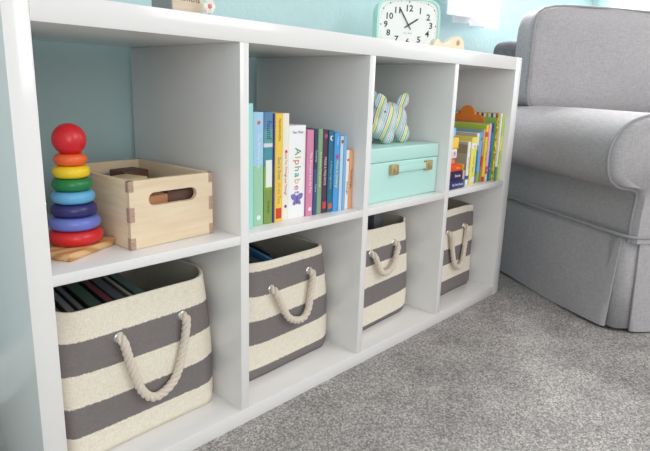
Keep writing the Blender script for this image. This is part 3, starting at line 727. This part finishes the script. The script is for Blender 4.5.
# ================================================================== ARMCHAIR
AX = thing('armchair', 'grey slipcovered armchair with rolled arms and a pleated skirt', 'armchair', (1.449, -.389, .0), math.radians(-32))
WA, DA = .94, .84
LN, LP, LD = M['linen'], M['linen_piping'], M['dark_linen']
def loft(name, mt, sections, parent=AX, closed_ends=True, ang=60, piping=None):
    bm = bmesh.new(); R = [[bm.verts.new(p) for p in s] for s in sections]
    for a, b in zip(R, R[1:]):
        for k in range(len(a)): bm.faces.new([a[k], a[(k+1) % len(a)], b[(k+1) % len(a)], b[k]])
    if closed_ends:
        for s, rv in ((R[0], True), (R[-1], False)): bm.faces.new(s[::-1] if rv else s)
    return finish(name, bm, mt, parent, ang)
def armprofile(grow=0):
    # x outward negative, z up: outer panel up to the overhanging roll and down the inside
    P_ = [(.002, .27), (.000, .34), (.004, .405), (-.012, .422), (-.060, .430), (-.094, .456), (-.108, .505), (-.101, .556), (-.070, .596), (-.022, .619), (.040, .630), (.110, .629), (.170, .618), (.205, .588), (.215, .54), (.208, .47), (.200, .40), (.198, .27)]
    c = (.08, .5)
    return [(x+(x-c[0])*grow, z+(z-c[1])*grow*.8 if z > .4 else z) for x, z in [(p.x, p.y) for p in smoothpath([Vector((a, b, 0)) for a, b in P_], 4)]]
def make_arm(sign):
    base = armprofile(); ys = [(-.018, -.10), (-.008, -.035), (.004, -.008), (.02, 0), (.15, .012), (.35, .02), (.55, .015), (.75, .0), (.80, -.05)]
    secs = []
    for y, g in ys:
        pr = armprofile(g); sec = []
        for x, z in pr:
            dz = .010*noise.noise(Vector((x*9, y*7, z*9)))
            X = x if sign > 0 else WA-x
            sec.append(Vector((X+.008*noise.noise(Vector((x*6+3, y*6, z*6)))*(1 if y > .02 else 0), y, z+dz*(1 if y > .02 else 0))))
        secs.append(sec)
    arm = loft('arm', LN, secs)
    pr = [p for p in armprofile(.004)]
    pts = [Vector(((x if sign > 0 else WA-x), .004, z)) for x, z in pr]
    finish('piping', tube_bm(pts, .0048, 8), LP, arm, 60)
    return arm
make_arm(1); make_arm(-1)
# body under the seat and its cushion
box('seat_base', LN, AX, (.01, .012, .03), (WA-.01, DA-.03, .42), .015, 3)
box('front_rail', LN, AX, (.19, -.004, .27), (WA-.19, .03, .43), .012, 3)
def cushion(name, lo, hi, puff, seed, mt=LN, axis=2, parent=AX):
    bm = bmesh.new(); bmesh.ops.create_cube(bm, size=2); bmesh.ops.subdivide_edges(bm, edges=bm.edges[:], cuts=14, use_grid_fill=True)
    c = [(lo[i]+hi[i])/2 for i in range(3)]; h = [(hi[i]-lo[i])/2 for i in range(3)]
    for v in bm.verts:
        p = v.co.copy(); q = []
        r = Vector([math.copysign(abs(a)**1.0, a) for a in p])
        # round the corners
        e = Vector(p); mxv = max(abs(a) for a in e)
        L_ = (abs(e.x)**7+abs(e.y)**7+abs(e.z)**7)**(1/7); e = e/L_
        o1, o2 = [i for i in range(3) if i != axis]
        bulge = (1-p[o1]**2)*(1-p[o2]**2)
        e[axis] += math.copysign(puff/h[axis]*bulge, p[axis]) if abs(p[axis]) > .5 else 0
        n_ = noise.noise(Vector(p)*1.6+Vector((seed, 0, 0)))*.010
        v.co = Vector([c[i]+e[i]*h[i] for i in range(3)])+Vector((n_, n_, n_))
    o = finish(name, bm, mt, parent, 80); return o
cushion('seat_cushion', (.205, -.02, .425), (WA-.205, .58, .56), .015, 3)
# back frame, leaning slightly, and the large back cushion
bm = box_bm((-.008, .715, .30), (WA+.008, .832, .872), .035, 5); 
finish('back_frame', LD, None) if False else finish('back_frame', bm, LD, AX, 60)
def backcush():
    lo, hi = (.005, .565, .60), (WA-.005, .70, .992)
    o = cushion('back_cushion', lo, hi, .03, 9, axis=1)
    for y, off in ((lo[1]+.012, .0),):
        pts = []
        cx_, cz_ = (lo[0]+hi[0])/2, (lo[2]+hi[2])/2
        for k in range(96):
            a_ = 2*PI*k/96; ca, sa = math.cos(a_), math.sin(a_); L_ = (abs(ca)**9+abs(sa)**9)**(1/9)
            px_, pz_ = cx_+ca/L_*(hi[0]-lo[0])/2*.992, cz_+sa/L_*(hi[2]-lo[2])/2*.985
            n_ = noise.noise(Vector((ca/L_, -1 if y < .6 else 1, sa/L_))*1.6+Vector((9, 0, 0)))*.010
            pts.append((px_+n_, y+n_, pz_+n_))
        finish('piping', tube_bm(pts, .004, 8, None, True), LP, o, 60)
backcush()
# skirt
def skirt(p0, p1, nrm, name, seed, over=.0):
    """hanging panel from p0 to p1 (2-D local), flaring along nrm, with a soft wavy hem"""
    bm = bmesh.new(); n1, n2 = 60, 14; g = []
    for th in (0, -.005):
        gg = []
        for i in range(n1+1):
            s = i/n1; col = []
            for j in range(n2+1):
                t = j/n2; x = p0[0]+(p1[0]-p0[0])*s; y = p0[1]+(p1[1]-p0[1])*s
                fl_ = (.010+.034*t*math.sin(PI*min(1, s*1.0))**.5*.8+.012*t)+th+.004*math.sin(s*9+seed)*t
                zz_ = .285-.279*t+.003*math.sin(s*11+seed)*t
                col.append(bm.verts.new((x+nrm[0]*fl_, y+nrm[1]*fl_, zz_)))
            gg.append(col)
        for a, b in zip(gg, gg[1:]):
            for j in range(n2): bm.faces.new([a[j], a[j+1], b[j+1], b[j]])
        g.append(gg)
    A, Bq = g
    for i in range(n1):
        for j in (0, n2): bm.faces.new([A[i][j], A[i+1][j], Bq[i+1][j], Bq[i][j]])
    for j in range(n2):
        for i in (0, n1): bm.faces.new([A[i][j], A[i][j+1], Bq[i][j+1], Bq[i][j]])
    o = finish(name, bm, LN, AX, 70); return o
skirt((0, .020), (0, DA), (-1, 0), 'skirt_panel', 1)
skirt((.028, 0), (WA-.028, 0), (0, -1), 'skirt_panel', 2.5)
skirt((WA, .020), (WA, DA), (1, 0), 'skirt_panel', 4)
skirt((.02, DA), (WA-.02, DA), (0, 1), 'skirt_panel', 5)
# recessed pleat inserts at the two front corners
for sgn, cx_ in ((1, .012), (-1, WA-.012)):
    bm = bmesh.new(); prof = [(-.016*sgn+cx_-.012*sgn, .05), (cx_-.012*sgn, .004), (cx_+.006*sgn, -.002), (cx_+.05*sgn, -.012)]
    a = [bm.verts.new((x, y, .283)) for x, y in prof]; b = [bm.verts.new((x-.008*sgn, y-.008, .012)) for x, y in prof]
    for k in range(3): bm.faces.new([a[k], a[k+1], b[k+1], b[k]])
    o = finish('pleat_insert', bm, LN, AX, 80); md = o.modifiers.new('t', 'SOLIDIFY'); md.thickness = .004
# seam piping around the skirt top
pts = [(-.016, DA, .287), (-.018, .5, .287), (-.018, .2, .288), (-.015, .02, .288), (.0, -.014, .288), (.03, -.018, .288), (WA-.03, -.018, .288), (WA, -.014, .288), (WA+.016, .02, .288), (WA+.016, DA, .287)]
tube('seam_piping', LP, AX, pts, .0052, 8)
# vertical corner seam between arm front and side, down to the skirt
